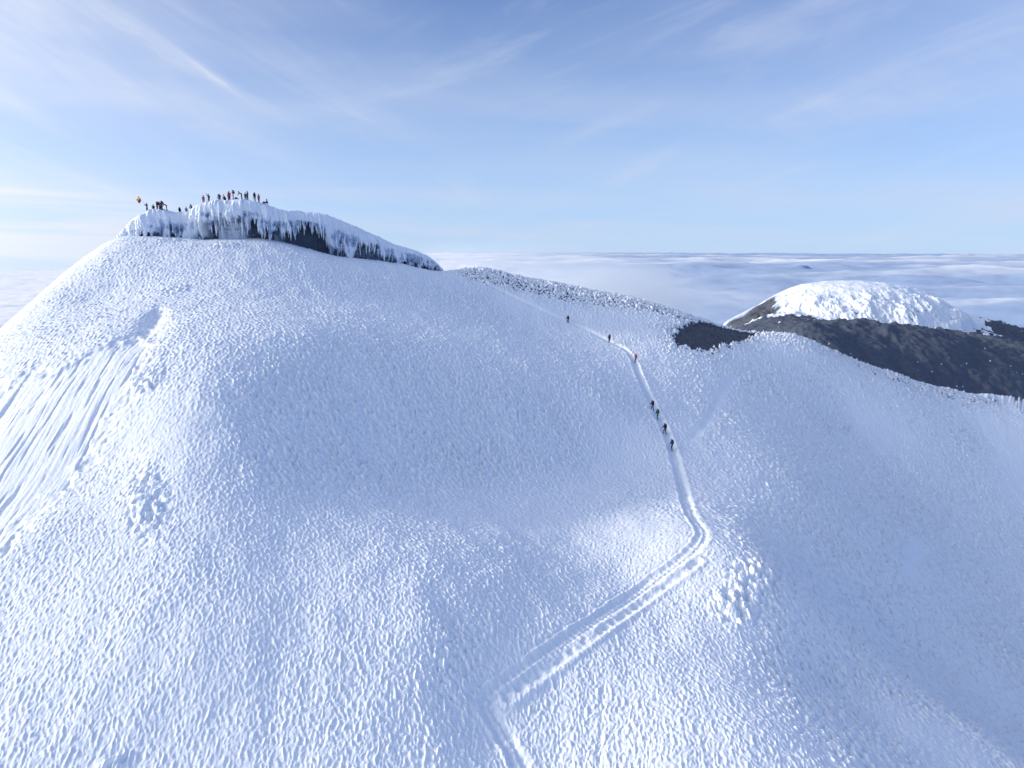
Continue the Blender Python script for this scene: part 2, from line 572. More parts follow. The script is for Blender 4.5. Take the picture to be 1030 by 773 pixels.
O_ = np.stack([np.broadcast_to(r, (n_c,)) for r in rowsO]); H_ = np.stack(rowsH)
nr = len(rowsO)
SS = np.broadcast_to(cs, O_.shape)
row = np.arange(nr)[:, None] + np.zeros((1, n_c))
face = sst(len(TB) - 2, front_rows, row) * (1 - sst(edge_row - 1, edge_row + 4, row))
topm = 1 - sst(len(TB) + 2, front_rows + 4, row)
small = np.clip(hgt / 7, 0.25, 1)[None]
warp = 0.3 * pn(SS / 1.6, H_ / 2.5, 311)
flute = fbm((SS + warp) / 0.85, H_ / 5.5, 3, 312, 0.6)
big = pn(SS / 3.6, H_ / 4.2, 313) + 0.7 * pn(SS / 9.0, H_ / 5.0, 314)
rib = np.maximum(pn((SS + warp) / 0.5, H_ / 4.0, 315), 0)
bead = pn(SS / 0.5, H_ / 0.6, 316)
off = O_ + face * small * (0.60 * flute + 0.75 * big + 0.75 * rib + 0.16 * bead)
up = H_ + topm * small * (0.28 * fbm(SS / 1.2, O_ / 1.2, 3, 317) + 0.22 * np.maximum(pn(SS / 0.7, O_ / 0.7, 318), 0) + 0.35 * pn(SS / 4.0, O_ / 4.0, 319))
# ice rims and blobs on the right hand end
right = sst(380, 415, px_c)[None]
off = off + face * right * (0.6 * fbm(SS / 1.1, H_ / 0.9, 3, 321) + 0.3)
left = (1 - sst(120, 185, px_c))[None]
off = off + face * left * 0.55 * fbm(SS / 1.9, H_ / 2.3, 3, 322)
lower = sst(front_rows - 2, front_rows + 26, row)
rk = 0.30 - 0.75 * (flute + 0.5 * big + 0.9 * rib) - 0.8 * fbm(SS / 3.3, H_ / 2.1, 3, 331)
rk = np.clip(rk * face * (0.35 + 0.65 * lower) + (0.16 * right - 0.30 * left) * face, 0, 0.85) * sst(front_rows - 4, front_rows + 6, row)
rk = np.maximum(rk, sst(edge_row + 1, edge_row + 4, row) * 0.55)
XI = cX[None] + cnx[None] * off; YI = cY[None] + cny[None] * off
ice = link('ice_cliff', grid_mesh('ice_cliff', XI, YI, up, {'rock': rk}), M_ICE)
structure(ice, 'fluted white ice cap with hanging icicles on the summit')

# dark wall set back under the overhang
NW = 40
rowsO, rowsH = [], []
for t in np.linspace(0, 1, NW):
    top_w = z_cur + 1.2
    rowsO.append(-2.1 - 0.5 * np.sin(t * math.pi) + 0.6 * sst(0.8, 1, t) + zero)
    rowsH.append(top_w + (zb - 2.0 - top_w) * t)
O_ = np.stack(rowsO); H_ = np.stack(rowsH); SS = np.broadcast_to(cs, O_.shape)
streak = fbm(SS / 0.5, H_ / 6.0, 3, 341)
O2 = O_ + 0.55 * fbm(SS / 2.6, H_ / 1.8, 4, 342) + 0.25 * streak
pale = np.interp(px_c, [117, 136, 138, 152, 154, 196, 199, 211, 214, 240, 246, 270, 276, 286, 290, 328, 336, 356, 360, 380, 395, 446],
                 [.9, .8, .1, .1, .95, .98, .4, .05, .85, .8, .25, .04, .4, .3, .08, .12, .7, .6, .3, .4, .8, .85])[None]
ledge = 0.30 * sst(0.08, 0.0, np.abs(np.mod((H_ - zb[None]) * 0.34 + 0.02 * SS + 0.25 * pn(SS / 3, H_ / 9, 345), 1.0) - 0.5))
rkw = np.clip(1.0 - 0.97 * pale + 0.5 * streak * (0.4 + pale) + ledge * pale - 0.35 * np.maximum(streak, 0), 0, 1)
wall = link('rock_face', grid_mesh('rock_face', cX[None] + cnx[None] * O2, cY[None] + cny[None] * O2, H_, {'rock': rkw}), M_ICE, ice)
wall['label'] = 'dark rock wall recessed under the overhanging ice'


def icicle_mesh(L, r, seed):
    g = np.random.RandomState(seed)
    nseg, nring = 9, 7
    th = np.linspace(0, 2 * math.pi, nring + 1)
    t = np.linspace(0, 1, nseg)[:, None]
    rad = r * (1 - t) ** 0.75 * (1 + 0.22 * np.sin(t * 15 + g.rand() * 6)) + 0.012
    X = rad * np.cos(th)[None] + 0.05 * np.sin(t * 3 + g.rand() * 6); Y = rad * np.sin(th)[None]
    Z = -L * t + 0 * th[None] + 0.35
    return grid_mesh('icicle', X, Y, Z, {'rock': np.zeros(X.shape)})


ic_var = [icicle_mesh(L, r, i) for i, (L, r) in enumerate([(1.9, .19), (2.6, .24), (1.5, .16), (3.3, .27), (1.1, .14), (2.3, .18)])]
zones = [(198, 212, 7), (213, 250, 22), (252, 274, 14), (286, 328, 26), (330, 358, 14), (360, 380, 9), (382, 430, 8)]
for a_, b_, k_ in zones:
    for j in range(k_):
        pxi = a_ + (b_ - a_) * (j + rng.random()) / k_
        i = int(np.argmin(np.abs(px_c - pxi)))
        o_in = rng.choice([0.35, 0.1, -0.5, -1.0])
        o = link('icicle', ic_var[rng.randrange(6)], None, ice)
        o.location = (cX[i] + cnx[i] * o_in, cY[i] + cny[i] * o_in, z_cur[i] + (0.15 if o_in > 0 else 0.5))
        zmax = max(0.25, (o.location.z - zb[i]) / 2.6)
        sc = rng.uniform(0.55, 1.15)
        o.scale = (rng.uniform(.8, 1.3), rng.uniform(.8, 1.2), min(sc, zmax))
        o.rotation_euler = (rng.uniform(-.05, .05), rng.uniform(-.05, .05), rng.uniform(0, 6))
for m_ in ic_var:
    m_.materials.append(M_ICE)


def crest(px, back=2.2):
    """a standing place on the crest of the ice above photograph column px"""
    i = int(np.argmin(np.abs(px_c - px)))
    r = int(np.argmin(np.abs(np.array([t[0] for t in TB]) + back)))
    return Vector((XI[r, i], YI[r, i], float(up[r, i])))


# ------------------------------------------------------------------ rocky shoulder and snow dome beyond the saddle
HP = [at(*q) for q in [
    (735, 345, 190), (757, 338, 196), (775, 336, 205), (800, 332, 212), (815, 323, 218), (832, 326, 221), (850, 332, 222), (900, 328, 226), (960, 334, 232), (985, 343, 236), (1030, 345, 240), (1120, 352, 245),
    (820, 345, 196), (860, 360, 194), (900, 365, 202), (960, 376, 205), (1030, 386, 208), (930, 396, 192), (1030, 414, 195), (1120, 412, 205), (1000, 404, 196),
    (757, 331, 262), (775, 321, 275), (792, 312, 285), (840, 325, 272), (900, 330, 272), (960, 330, 275), (985, 320, 300), (1010, 323, 312), (1030, 328, 318), (1100, 332, 330), (1045, 352, 275),
    (870, 305, 330)]] + [np.array(v, float) for v in [(60, 300, -64), (66, 240, -56), (40, 200, -54), (100, 420, -75), (200, 430, -70), (300, 400, -62), (330, 300, -45), (300, 220, -50), (150, 150, -72), (80, 150, -62), (40, 330, -90), (220, 120, -90)]]
tps_rock = TPS(HP, lam=1e-3)


def rock_surface(x, y):
    z = tps_rock(x, y)
    rr = np.hypot(x - 170, y - 270)
    w = sst(150, 210, rr)
    z = z * (1 - w) + w * (-70 - 0.7 * (rr - 150))
    n = fbm(x / 22, y / 22, 6, 401, 0.55)
    rid = fbm(x / 13 + 4, y / 13, 5, 402, 0.55, True)
    return z - 2.0 + 2.0 * n + 2.2 * (rid - 0.3) + 0.55 * fbm(x / 3.2, y / 3.2, 4, 403, 0.6, True)


def axis(lo, a, b, hi, st, k):
    return np.concatenate([np.linspace(lo, a, k)[:-1], np.arange(a, b, st), np.linspace(b, hi, k)])


gx_, gy_ = np.meshgrid(axis(-250, 20, 330, 700, 0.5, 30), axis(60, 140, 400, 800, 0.5, 30))
gz_ = rock_surface(gx_, gy_)
cleft = fbm(gx_ / 3.2, gy_ / 3.2, 4, 403, 0.6, True)
crumbs = sst(0.74, 0.84, pn(gx_ / 1.1, gy_ / 1.1, 405) + 0.30 * pn(gx_ / 30, gy_ / 30, 406))
dust = sst(0.12, -0.12, cleft) * sst(0.05, 0.5, pn(gx_ / 17, gy_ / 17, 407) + 0.5 * pn(gx_ / 5, gy_ / 5, 408))
rim_ = np.hypot((gx_ - 153) / 57, (gy_ - 312) / 42)
apron = sst(1.04, 0.94, rim_ + 0.14 * pn(gx_ / 5, gy_ / 5, 409) + 0.07 * pn(gx_ / 1.8, gy_ / 1.8, 410))
crumbs = np.clip(np.maximum(np.maximum(crumbs, 0.62 * dust), apron), 0, 1)
M_ROCK = snow_material('rock', (0.064, 0.079, 0.108), SNOW, 2.0, 0.5)
hill = link('rocky_hill', grid_mesh('rocky_hill', gx_, gy_, gz_, {'rock': 1 - 0.9 * crumbs}), M_ROCK)
structure(hill, 'dark grey volcanic rock shoulder beyond the saddle')

DCX, DCY = 152.0, 312.0
M_DOME = snow_material('dome_ice', ROCK, SNOW, 3.0, 0.4, (0.42, 0.50, 0.62))
dx, dy = np.meshgrid(np.arange(-68, 70, 0.30), np.arange(-52, 52, 0.30))


def dome_surface(x, y):
    ang = np.arctan2(y, x)
    wob = 1 + 0.05 * pn(ang * 3, ang * 0, 411) + 0.04 * pn(x / 7, y / 7, 412)
    rho = np.hypot(x / np.where(x < 0, 58, 54), y / 40) / wob
    prof = np.clip(1 - rho ** 2.3, -0.4, 1)
    edge = sst(1.0, 0.90, rho)                   # steep ice front
    z = -38.6 + 19.5 * prof + 4.0 * edge
    z = z - 3.6 * sst(-18, -46, x) * edge
    steep = sst(0.30, 0.75, rho) * sst(12, -8, y)
    wx, wy = x + 1.2 * pn(x / 3.5, y / 3.5, 418), y + 1.2 * pn(x / 3.5, y / 3.5, 419)
    fl = fbm(wx / 2.6, wy / 3.6, 5, 413, 0.62)
    crust = np.maximum(pn(wx / 1.3, wy / 1.3, 420) + 0.6 * pn(wx / 0.6, wy / 0.6, 421), 0)
    z = z + steep * (1.5 * fl + 2.2 * fbm(x / 10, y / 9, 3, 414)) + (0.15 + 0.42 * steep) * crust + 0.5 * fbm(x / 4, y / 4, 4, 415)
    rk = np.clip(-fl * 1.9 - 0.40 + 0.9 * pn(x / 8, y / 6, 416) - crust, 0, 1) * steep * 0.9
    wedge = sst(-36, -41, x + 2.5 * pn(x / 3, y / 3, 422) - 0.25 * (y + 20)) * sst(14, 4, y)
    rk = np.maximum(rk, wedge)
    z = z - 0.8 * wedge
    return z, rk


dz, drk = dome_surface(dx, dy)
dome = link('snow_dome_hill', grid_mesh('snow_dome_hill', dx + DCX, dy + DCY, dz, {'rock': drk}), M_DOME)
structure(dome, 'bright rounded snow dome standing on the dark rock')

# ------------------------------------------------------------------ sea of cloud far below
def cloud_deck():
    az = np.radians(np.linspace(-75, 75, 900))
    rr = np.geomspace(500, 190000, 620)
    A, RR = np.meshgrid(az, rr)
    X, Y = np.sin(A) * RR, np.cos(A) * RR
    deg = np.degrees(A)
    base = -330 - 2250 * sst(-14, -30, deg)
    k = RR / 1000
    warp = 0.5 * fbm(X / 2500, Y / 2500, 3, 501)
    amp = np.clip(RR / 6000, 0.25, 1.0)
    h = 125 * fbm(X / 5200 + warp, Y / 5200 + warp, 5, 502, 0.5) + 115 * fbm(X / 1500, Y / 1500, 6, 503, 0.5)
    h2 = 170 * fbm(X / 19000, Y / 15000, 4, 504, 0.5)
    z = base + h * np.clip(RR / 4000, 0.35, 1) + h2 * sst(6000, 25000, RR) * np.clip(1.2 - RR / 150000, 0.1, 1)
    z = z - RR ** 2 / (2 * 6.371e6)
    # distance haze put into the deck colour as blue, patchy where the deck thins
    q1 = fbm(X / 30000 + 0.4 * warp, Y / 9000, 5, 511, 0.55)
    q2 = fbm(X / 4200 + warp, Y / 2600, 5, 512, 0.55)
    far = sst(3000, 14000, RR)
    thin = np.clip(0.90 + 1.10 * (q1 * far + q2 * (1 - 0.6 * far)) - h / 260, 0.0, 1.0)
    thin = sst(0.12, 0.95, thin)
    thin = thin * sst(-10, 12, deg) * (1 - 0.8 * sst(5000, 2500, RR) * sst(18, 8, deg))  # left side kept white, standing in for brighter cloud towards the sun
    m, nt, b = mat_new('cloud_tops')
    nt.nodes.remove(b)
    d = nt.nodes.new('ShaderNodeBsdfDiffuse')
    kc = attr(nt, 'thin')
    nt.links.new(mixc(nt, kc, (0.95, 0.96, 0.92), (0.18, 0.33, 0.54)), d.inputs[0])  # pale end tinted for sunlit cloud, blue end for haze
    gl_ = nt.nodes.new('ShaderNodeBsdfGlossy'); gl_.inputs['Roughness'].default_value = 0.8
    gl_.inputs[0].default_value = (0.95, 0.95, 0.95, 1)
    mx = nt.nodes.new('ShaderNodeMixShader'); mx.inputs[0].default_value = 0.3
    nt.links.new(d.outputs[0], mx.inputs[1]); nt.links.new(gl_.outputs[0], mx.inputs[2])
    nt.links.new(mx.outputs[0], nt.nodes['Material Output'].inputs[0])
    o = link('clouds', grid_mesh('clouds', X, Y, z, {'thin': thin}), m)
    o['kind'] = 'stuff'
    o['label'] = 'unbroken sea of soft white cloud reaching the horizon'
    return o


clouds = cloud_deck()

# far volcano standing out of the cloud
def far_peak(px, py_top, Y, half, name):
    c = at(px, py_top, Y)
    u, v = np.meshgrid(np.linspace(-1.6, 1.6, 90), np.linspace(-1.6, 1.6, 90))
    rho = np.hypot(u, v)
    hgt_ = half * 0.40
    z = c[2] - hgt_ * np.clip(rho, 0.10, 3) ** 0.9 + hgt_ * 0.16 * fbm(u * 2.5, v * 2.5, 5, 601) + hgt_ * 0.1
    m, nt, b = mat_new(name + '_hazed_rock')
    nt.links.new(mixc(nt, noise(nt, 0.002, 5, 0.6), (0.17, 0.26, 0.42), (0.23, 0.32, 0.48)), b.inputs['Base Color'])  # distance haze put into the rock's base colour
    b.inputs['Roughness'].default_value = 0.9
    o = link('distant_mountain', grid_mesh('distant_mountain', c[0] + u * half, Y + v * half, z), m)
    structure(o, 'small blue volcano peak rising through the cloud on the horizon')
    return o


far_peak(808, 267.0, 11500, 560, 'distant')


# soft mist drifting up behind the saddle
def mist_bank(cx, cy, cz, rx, ry, rz, dens, seed):
    bm = bmesh.new()
    bmesh.ops.create_icosphere(bm, subdivisions=3, radius=1.0)
    me = bpy.data.meshes.new('mist')
    bm.to_mesh(me); bm.free()
    m = bpy.data.materials.new('mist')
    m.use_nodes = True
    nt = m.node_tree
    nt.nodes.remove(nt.nodes['Principled BSDF'])
    pv = nt.nodes.new('ShaderNodeVolumePrincipled')
    pv.inputs['Color'].default_value = (0.88, 0.94, 0.99, 1)
    pv.inputs['Anisotropy'].default_value = 0.2
    tc = nt.nodes.new('ShaderNodeTexCoord')
    ln = nt.nodes.new('ShaderNodeVectorMath'); ln.operation = 'LENGTH'
    nt.links.new(tc.outputs['Object'], ln.inputs[0])
    fall = ramp(nt, ln.outputs['Value'], 0.25, 1.0, 1.0, 0.0)
    mp = nt.nodes.new('ShaderNodeVectorMath'); mp.operation = 'MULTIPLY_ADD'
    nt.links.new(tc.outputs['Object'], mp.inputs[0]); mp.inputs[1].default_value = (rx / 260, ry / 260, rz / 120); mp.inputs[2].default_value = (seed, 0, 0)
    nz = ramp(nt, noise(nt, 1.0, 4, 0.55, mp.outputs[0], 0.3), 0.38, 0.68)
    nt.links.new(mathn(nt, 'MULTIPLY', mathn(nt, 'MULTIPLY', fall, nz), dens), pv.inputs['Density'])
    nt.links.new(pv.outputs[0], nt.nodes['Material Output'].inputs['Volume'])
    o = link('mist', me, m)
    o.location = (cx, cy, cz); o.scale = (rx, ry, rz)
    o['kind'] = 'stuff'; o['label'] = 'soft white mist drifting up behind the saddle'
    return o


c_ = at(600, 296, 1500)
mist_bank(c_[0], c_[1], c_[2] - 10, 480, 420, 100, 0.008, 3.0)

c_ = at(508, 268, 850)
mist_bank(c_[0], c_[1], c_[2], 150, 140, 42, 0.008, 9.0)
# ------------------------------------------------------------------ people
_flat = {}


def cloth(col, rough=0.85):
    k = tuple(round(c, 3) for c in col)
    if k not in _flat:
        m, nt, b = mat_new('fabric')
        nt.links.new(mixc(nt, noise(nt, 9, 3, 0.6), tuple(c * 0.75 for c in col), tuple(min(1, c * 1.2) for c in col)), b.inputs['Base Color'])
        b.inputs['Roughness'].default_value = rough
        b.inputs['Specular IOR Level'].default_value = 0.2
        _flat[k] = m
    return _flat[k]


V = Vector


def rotx(v, a, piv):
    d = v - piv
    return piv + V((d.x, d.y * math.cos(a) - d.z * math.sin(a), d.y * math.sin(a) + d.z * math.cos(a)))


def skeleton(pose):
    """joints of a figure 1.75 m tall, looking along +Y"""
    J = {}
    if pose in ('sit', 'crouch'):
        pz = 0.20 if pose == 'sit' else 0.36
        pel = V((0, -0.10, pz))
    else:
        pel = V((0, 0, 0.93))
    lean = {'stand': 0.03, 'walk': 0.16, 'stride': 0.22, 'bend': 1.0, 'sit': 0.18, 'crouch': 0.55, 'wave': 0.0, 'hold': 0.0, 'turn': 0.05}[pose]
    up = lambda x, y, z: rotx(pel + V((x, y, z)), -lean, pel)
    J['pel'] = pel
    J['waist'] = up(0, 0, .17); J['chest'] = up(0, 0, .40); J['neck'] = up(0, .01, .545)
    hl = lean * 0.45                                # the head looks up a little against the lean
    hd = lambda y, z: rotx(J['neck'] + V((0, y, z)), -hl, J['neck'])
    J['jaw'] = hd(.02, .085); J['head'] = hd(.015, .165); J['crown'] = hd(.0, .262); J['nose'] = hd(.118, .145)
    J['chin'] = hd(.085, .075)
    for s, n in ((-1, 'l'), (1, 'r')):
        J['sh' + n] = up(s * .185, 0, .475)
        J['ear' + n] = hd(.01, .15) + V((s * .085, 0, 0))
        J['hip' + n] = pel + V((s * .095, 0, -.03))
    # arms: elbow and wrist relative to the shoulder
    A = {'stand': [((.05, -.03, -.28), (.05, .06, -.53))] * 2,
         'walk': [((.07, .10, -.25), (.08, .32, -.34)), ((.07, -.10, -.26), (.07, .05, -.47))],
         'stride': [((.08, -.08, -.26), (.08, .12, -.44)), ((.08, .14, -.24), (.09, .38, -.30))],
         'bend': [((.04, .16, -.22), (.02, .30, -.42))] * 2,
         'sit': [((.06, .12, -.24), (-.02, .34, -.26))] * 2,
         'crouch': [((.05, .14, -.22), (.0, .32, -.36))] * 2,
         'wave': [((.05, -.03, -.28), (.05, .06, -.53)), ((.20, .04, .17), (.22, .08, .42))],
         'hold': [((.10, .16, -.18), (.02, .34, .02)), ((.08, .16, -.22), (-.08, .36, -.14))],
         'turn': [((.08, .10, -.25), (-.04, .30, -.20)), ((.05, -.03, -.28), (.04, .03, -.53))]}[pose]
    for i, n in enumerate('lr'):
        s = -1 if n == 'l' else 1
        e, w = A[i]
        J['el' + n] = J['sh' + n] + V((s * e[0], e[1], e[2]))
        J['wr' + n] = J['sh' + n] + V((s * w[0], w[1], w[2]))
    Lg = {'walk': [((0, .20, -.40), (0, .17, -.84)), ((0, -.07, -.44), (0, -.32, -.80))],
          'stride': [((0, -.05, -.44), (0, -.30, -.82)), ((0, .26, -.37), (0, .22, -.78))],
          'bend': [((0, .05, -.44), (0, -.03, -.84)), ((0, .03, -.44), (0, -.08, -.84))],
          'sit': [((.06, .40, .20), (.07, .58, -.10)), ((.05, .42, .17), (.06, .66, -.10))],
          'crouch': [((.06, .36, .08), (.04, .16, -.26)), ((.05, .30, -.12), (.05, -.06, -.26))]}.get(pose, [((.01, .02, -.43), (.02, -.01, -.84)), ((.02, .03, -.43), (.04, .02, -.84))])
    for i, n in enumerate('lr'):
        s = -1 if n == 'l' else 1
        k, a = Lg[i]
        J['kn' + n] = J['hip' + n] + V((s * k[0], k[1], k[2]))
        J['an' + n] = J['hip' + n] + V((s * a[0], a[1], a[2]))
        J['an' + n].z = max(J['an' + n].z, 0.07)
        J['toe' + n] = J['an' + n] + V((s * .03, .17, -.045))
        J['heel' + n] = J['an' + n] + V((0, -.05, -.04))
    return J


def skin(name, chains, sub=1):
    """grow one smooth surface over chains of (point, radius); chains share a vertex where points coincide"""
    bm = bmesh.new()
    lay = bm.verts.layers.skin.verify()
    seen = {}

    def vert(p, r):
        k = (round(p.x, 4), round(p.y, 4), round(p.z, 4))
        if k not in seen:
            v = bm.verts.new(p)
            v[lay].radius = (r[0], r[1]) if isinstance(r, tuple) else (r, r)
            seen[k] = v
        return seen[k]
    for ch in chains:
        prev = None
        root = ch[0][2] if len(ch[0]) > 2 else False
        for j, q in enumerate(ch):
            v = vert(q[0], q[1])
            if j == 0 and root:
                v[lay].use_root = True
            if prev is not None and prev is not v and bm.edges.get((prev, v)) is None:
                bm.edges.new((prev, v))
            prev = v
    me = bpy.data.meshes.new(name)
    bm.to_mesh(me); bm.free()
    o = bpy.data.objects.new('tmp', me)
    COL.objects.link(o)
    o.modifiers.new('s', 'SKIN').use_smooth_shade = True
    m = o.modifiers.new('d', 'SUBSURF'); m.levels = sub; m.render_levels = sub
    dg = bpy.context.evaluated_depsgraph_get()
    out = bpy.data.meshes.new_from_object(o.evaluated_get(dg))
    out.name = name
    bpy.data.objects.remove(o)
    bpy.data.meshes.remove(me)
    for p in out.polygons:
        p.use_smooth = True
    return out


def hand_chains(J, n, grow=0.0):
    w, e = J['wr' + n], J['el' + n]
    d = (w - e).normalized()
    side = d.cross(V((0, 0, 1)))
    if side.length < 0.1:
        side = V((0, 1, 0))
    side.normalize()
    nrm = side.cross(d).normalized()
    palm = w + d * 0.085
    ch = [[(w - d * 0.02, .028 + grow, True), (w + d * .03, .032 + grow), (palm, .034 + grow)]]
    for j, (o, L) in enumerate(((-.028, .066), (-.010, .078), (.010, .073), (.027, .058))):
        a = palm + side * o - d * 0.01
        b = a + d * L * .55 - nrm * .006
        c = b + d * L * .38 - nrm * .026
        ch.append([(a, .010 + grow, True), (b, .0095 + grow), (c, .008 + grow)])
    t0 = w + d * .03 + side * -.018
    t1 = t0 + d * .04 - side * .034 - nrm * .008
    ch.append([(t0, .013 + grow, True), (t1, .011 + grow), (t1 + d * .032 - nrm * .014, .009 + grow)])
    return ch


_pose = {}


def pose_meshes(pose):
    if pose in _pose:
        return _pose[pose]
    J = skeleton(pose)
    body = [[(J['pel'], (.125, .10), True), (J['waist'], (.125, .10)), (J['chest'], (.14, .105)), (J['neck'], .055), (J['jaw'], .068), (J['head'], .098), (J['crown'], .062)],
            [(J['head'], .098), (J['nose'], .016)], [(J['jaw'], .068), (J['chin'], .034)]]
    jac = [[(J['pel'] + (J['waist'] - J['pel']) * -.35, (.155, .13), True), (J['waist'], (.155, .13)), (J['chest'], (.172, .14)), (J['neck'] - (J['neck'] - J['chest']) * .12, .082)]]
    tro = [[(J['pel'] + (J['waist'] - J['pel']) * .2, (.14, .118), True), (J['pel'], (.142, .12))]]
    for n in 'lr':
        body.append([(J['head'], .098), (J['ear' + n], .024)])
        body.append([(J['chest'], (.14, .105)), (J['sh' + n], .060), (J['el' + n], .043), (J['wr' + n], .029)])
        body += hand_chains(J, n)
        body.append([(J['pel'], (.125, .10)), (J['hip' + n], .088), (J['kn' + n], .055), (J['an' + n], .038), (J['toe' + n], .034)])
        jac.append([(J['chest'], (.172, .14)), (J['sh' + n], .088), (J['el' + n], .066), (J['wr' + n] + (J['el' + n] - J['wr' + n]) * .08, .050)])
        tro.append([(J['pel'], (.142, .12)), (J['hip' + n], .112), (J['kn' + n], .078), (J['an' + n] + (J['kn' + n] - J['an' + n]) * .16, .064)])
    M = {'J': J, 'person': skin('person', body), 'jacket': skin('jacket', jac), 'trousers': skin('trousers', tro)}
    for n in 'lr':
        M['glove' + n] = skin('glove', hand_chains(J, n, .006))
        a, k = J['an' + n], J['kn' + n]
        M['boot' + n] = skin('boot', [[(a + (k - a) * .34, .060, True), (a, .062), (a + V((0, .08, -.03)), .056), (J['toe' + n], .046)], [(a, .062), (J['heel' + n], .050)]])
    # hard hat: a shallow dome with a rim over the crown of the head
    axis = (J['crown'] - J['jaw']).normalized()
    c = J['head'] + axis * 0.015
    q = axis.to_track_quat('Z', 'Y')
    th = np.linspace(0, 2 * math.pi, 21)
    prof = [(0.128, -0.012), (0.134, 0.0), (0.124, 0.012), (0.118, 0.05), (0.098, 0.092), (0.06, 0.118), (0.0, 0.126)]
    P = np.array([[V((r * 0.93 * math.cos(t), r * 1.1 * math.sin(t), z)) for t in th] for r, z in prof])
    P = np.array([[tuple(c + q @ V(v)) for v in r] for r in P])
    M['helmet'] = grid_mesh('helmet', P[..., 0], P[..., 1], P[..., 2])
    # dark goggles across the eyes
    g = np.linspace(-1.0, 1.0, 13)
    fwd = (J['nose'] - J['head']).normalized()
    gc = J['head'] + axis * 0.005
    rows = []
    for rz in (-.026, -.028, .020, .022):
        o_ = .004 if rz in (-.028, .020) else -.01
        rows.append([tuple(gc + V((math.sin(t) * (.100 + o_), 0, 0)) + fwd * (math.cos(t) * (.108 + o_)) + axis * rz) for t in g])
    P = np.array(rows)
    M['goggles'] = grid_mesh('goggles', P[..., 0], P[..., 1], P[..., 2])
    M['pack'] = pack_meshes(J)
    _pose[pose] = M
    return M


def box_bm(bm, size, mat, bev=0.04, taper=0.85):
    r = bmesh.ops.create_cube(bm, size=1.0)
    vs = r['verts']
    for v in vs:
        v.co = V((v.co.x * size[0] * (taper if v.co.z > 0 else 1), v.co.y * size[1] * (taper if v.co.z > 0 else 1), v.co.z * size[2]))
    es = list({e for v in vs for e in v.link_edges})
    b = bmesh.ops.bevel(bm, geom=es, offset=bev, segments=3, profile=0.6, affect='EDGES')
    vv = {v for v in vs if v.is_valid} | {v for f in b['faces'] for v in f.verts}
    for v in vv:
        v.co = mat @ v.co


def finish(bm, name):
    me = bpy.data.meshes.new(name)
    bm.to_mesh(me); bm.free()
    for p in me.polygons:
        p.use_smooth = True
    return me


def tube_bm(bm, pts, r, n=8):
    rings = []
    for i, p in enumerate(pts):
        d = (pts[min(i + 1, len(pts) - 1)] - pts[max(i - 1, 0)]).normalized()
        q = d.to_track_quat('Z', 'Y')
        rr = r[i] if isinstance(r, (list, tuple)) else r
        rings.append([bm.verts.new(p + q @ V((rr * math.cos(k * 2 * math.pi / n), rr * math.sin(k * 2 * math.pi / n), 0))) for k in range(n)])
    for a, b in zip(rings, rings[1:]):
        for k in range(n):
            bm.faces.new((a[k], a[(k + 1) % n], b[(k + 1) % n], b[k]))
    bm.faces.new(rings[0][::-1]); bm.faces.new(rings[-1])


def pack_meshes(J):
    up = (J['neck'] - J['pel']).normalized()
    q = up.to_track_quat('Z', 'Y')
    # the Y axis of the frame points forward of the torso
    side = V((1, 0, 0)); f = up.cross(side)
    Rm = Matrix((side, f, up)).transposed().to_4x4()
    if (Rm @ V((0, 1, 0))).y < 0:
        Rm = Matrix((-side, -f, up)).transposed().to_4x4()
    c = J['waist'] + up * .20 + (Rm @ V((0, -.24, 0)))
    T = Matrix.Translation(c) @ Rm
    bm = bmesh.new(); box_bm(bm, (.33, .22, .52), T, .06, .9); a = finish(bm, 'backpack')
    bm = bmesh.new(); box_bm(bm, (.30, .24, .13), T @ Matrix.Translation((0, 0, .30)), .04, .85); b = finish(bm, 'lid')
    bm = bmesh.new()
    for s in (-1, 1):
        pts = [T @ V(p) for p in ((s * .12, .10, .24), (s * .13, .20, .31), (s * .135, .34, .24), (s * .14, .385, .06), (s * .16, .30, -.10), (s * .15, .12, -.18))]
        tube_bm(bm, pts, .022, 6)
    st = finish(bm, 'strap')
    return a, b, st


SKINC, BLACK = (0.36, 0.21, 0.15), (0.012, 0.014, 0.02)


def part(name, me, mat, parent):
    o = bpy.data.objects.new(name, me)
    COL.objects.link(o)
    o.parent = parent
    if not me.materials:
        me.materials.append(mat)
    o.material_slots[0].link = 'OBJECT'
    o.material_slots[0].material = mat
    return o


def person(loc, rz, pose, label, group, jacket, trousers, hat, pack=None, scale=1.0):
    M = pose_meshes(pose)
    o = part('person', M['person'], cloth(SKINC, 0.6), None)
    o.location = loc
    o.rotation_euler = (0, 0, rz)
    o.scale = (scale,) * 3
    o['label'] = label; o['category'] = 'person'; o['group'] = group
    part('jacket', M['jacket'], cloth(jacket), o)
    part('trousers', M['trousers'], cloth(trousers), o)
    for n in 'lr':
        part('glove', M['glove' + n], cloth(BLACK), o)
        part('boot', M['boot' + n], cloth((0.03, 0.028, 0.03)), o)
    part('helmet', M['helmet'], cloth(hat, 0.45), o)
    part('goggles', M['goggles'], cloth((0.01, 0.01, 0.012), 0.2), o)
    if pack:
        b = part('backpack', M['pack'][0], cloth(pack), o)
        part('lid', M['pack'][1], cloth(pack), b)
        part('strap', M['pack'][2], cloth(BLACK), b)
    return o


def ground(px, py):
    p = hit([(px, py)])[0]
    z, _ = snow_surface(np.array([[p[0]]]), np.array([[p[1]]]))
    return V((p[0], p[1], float(z[0, 0]) - 0.03))


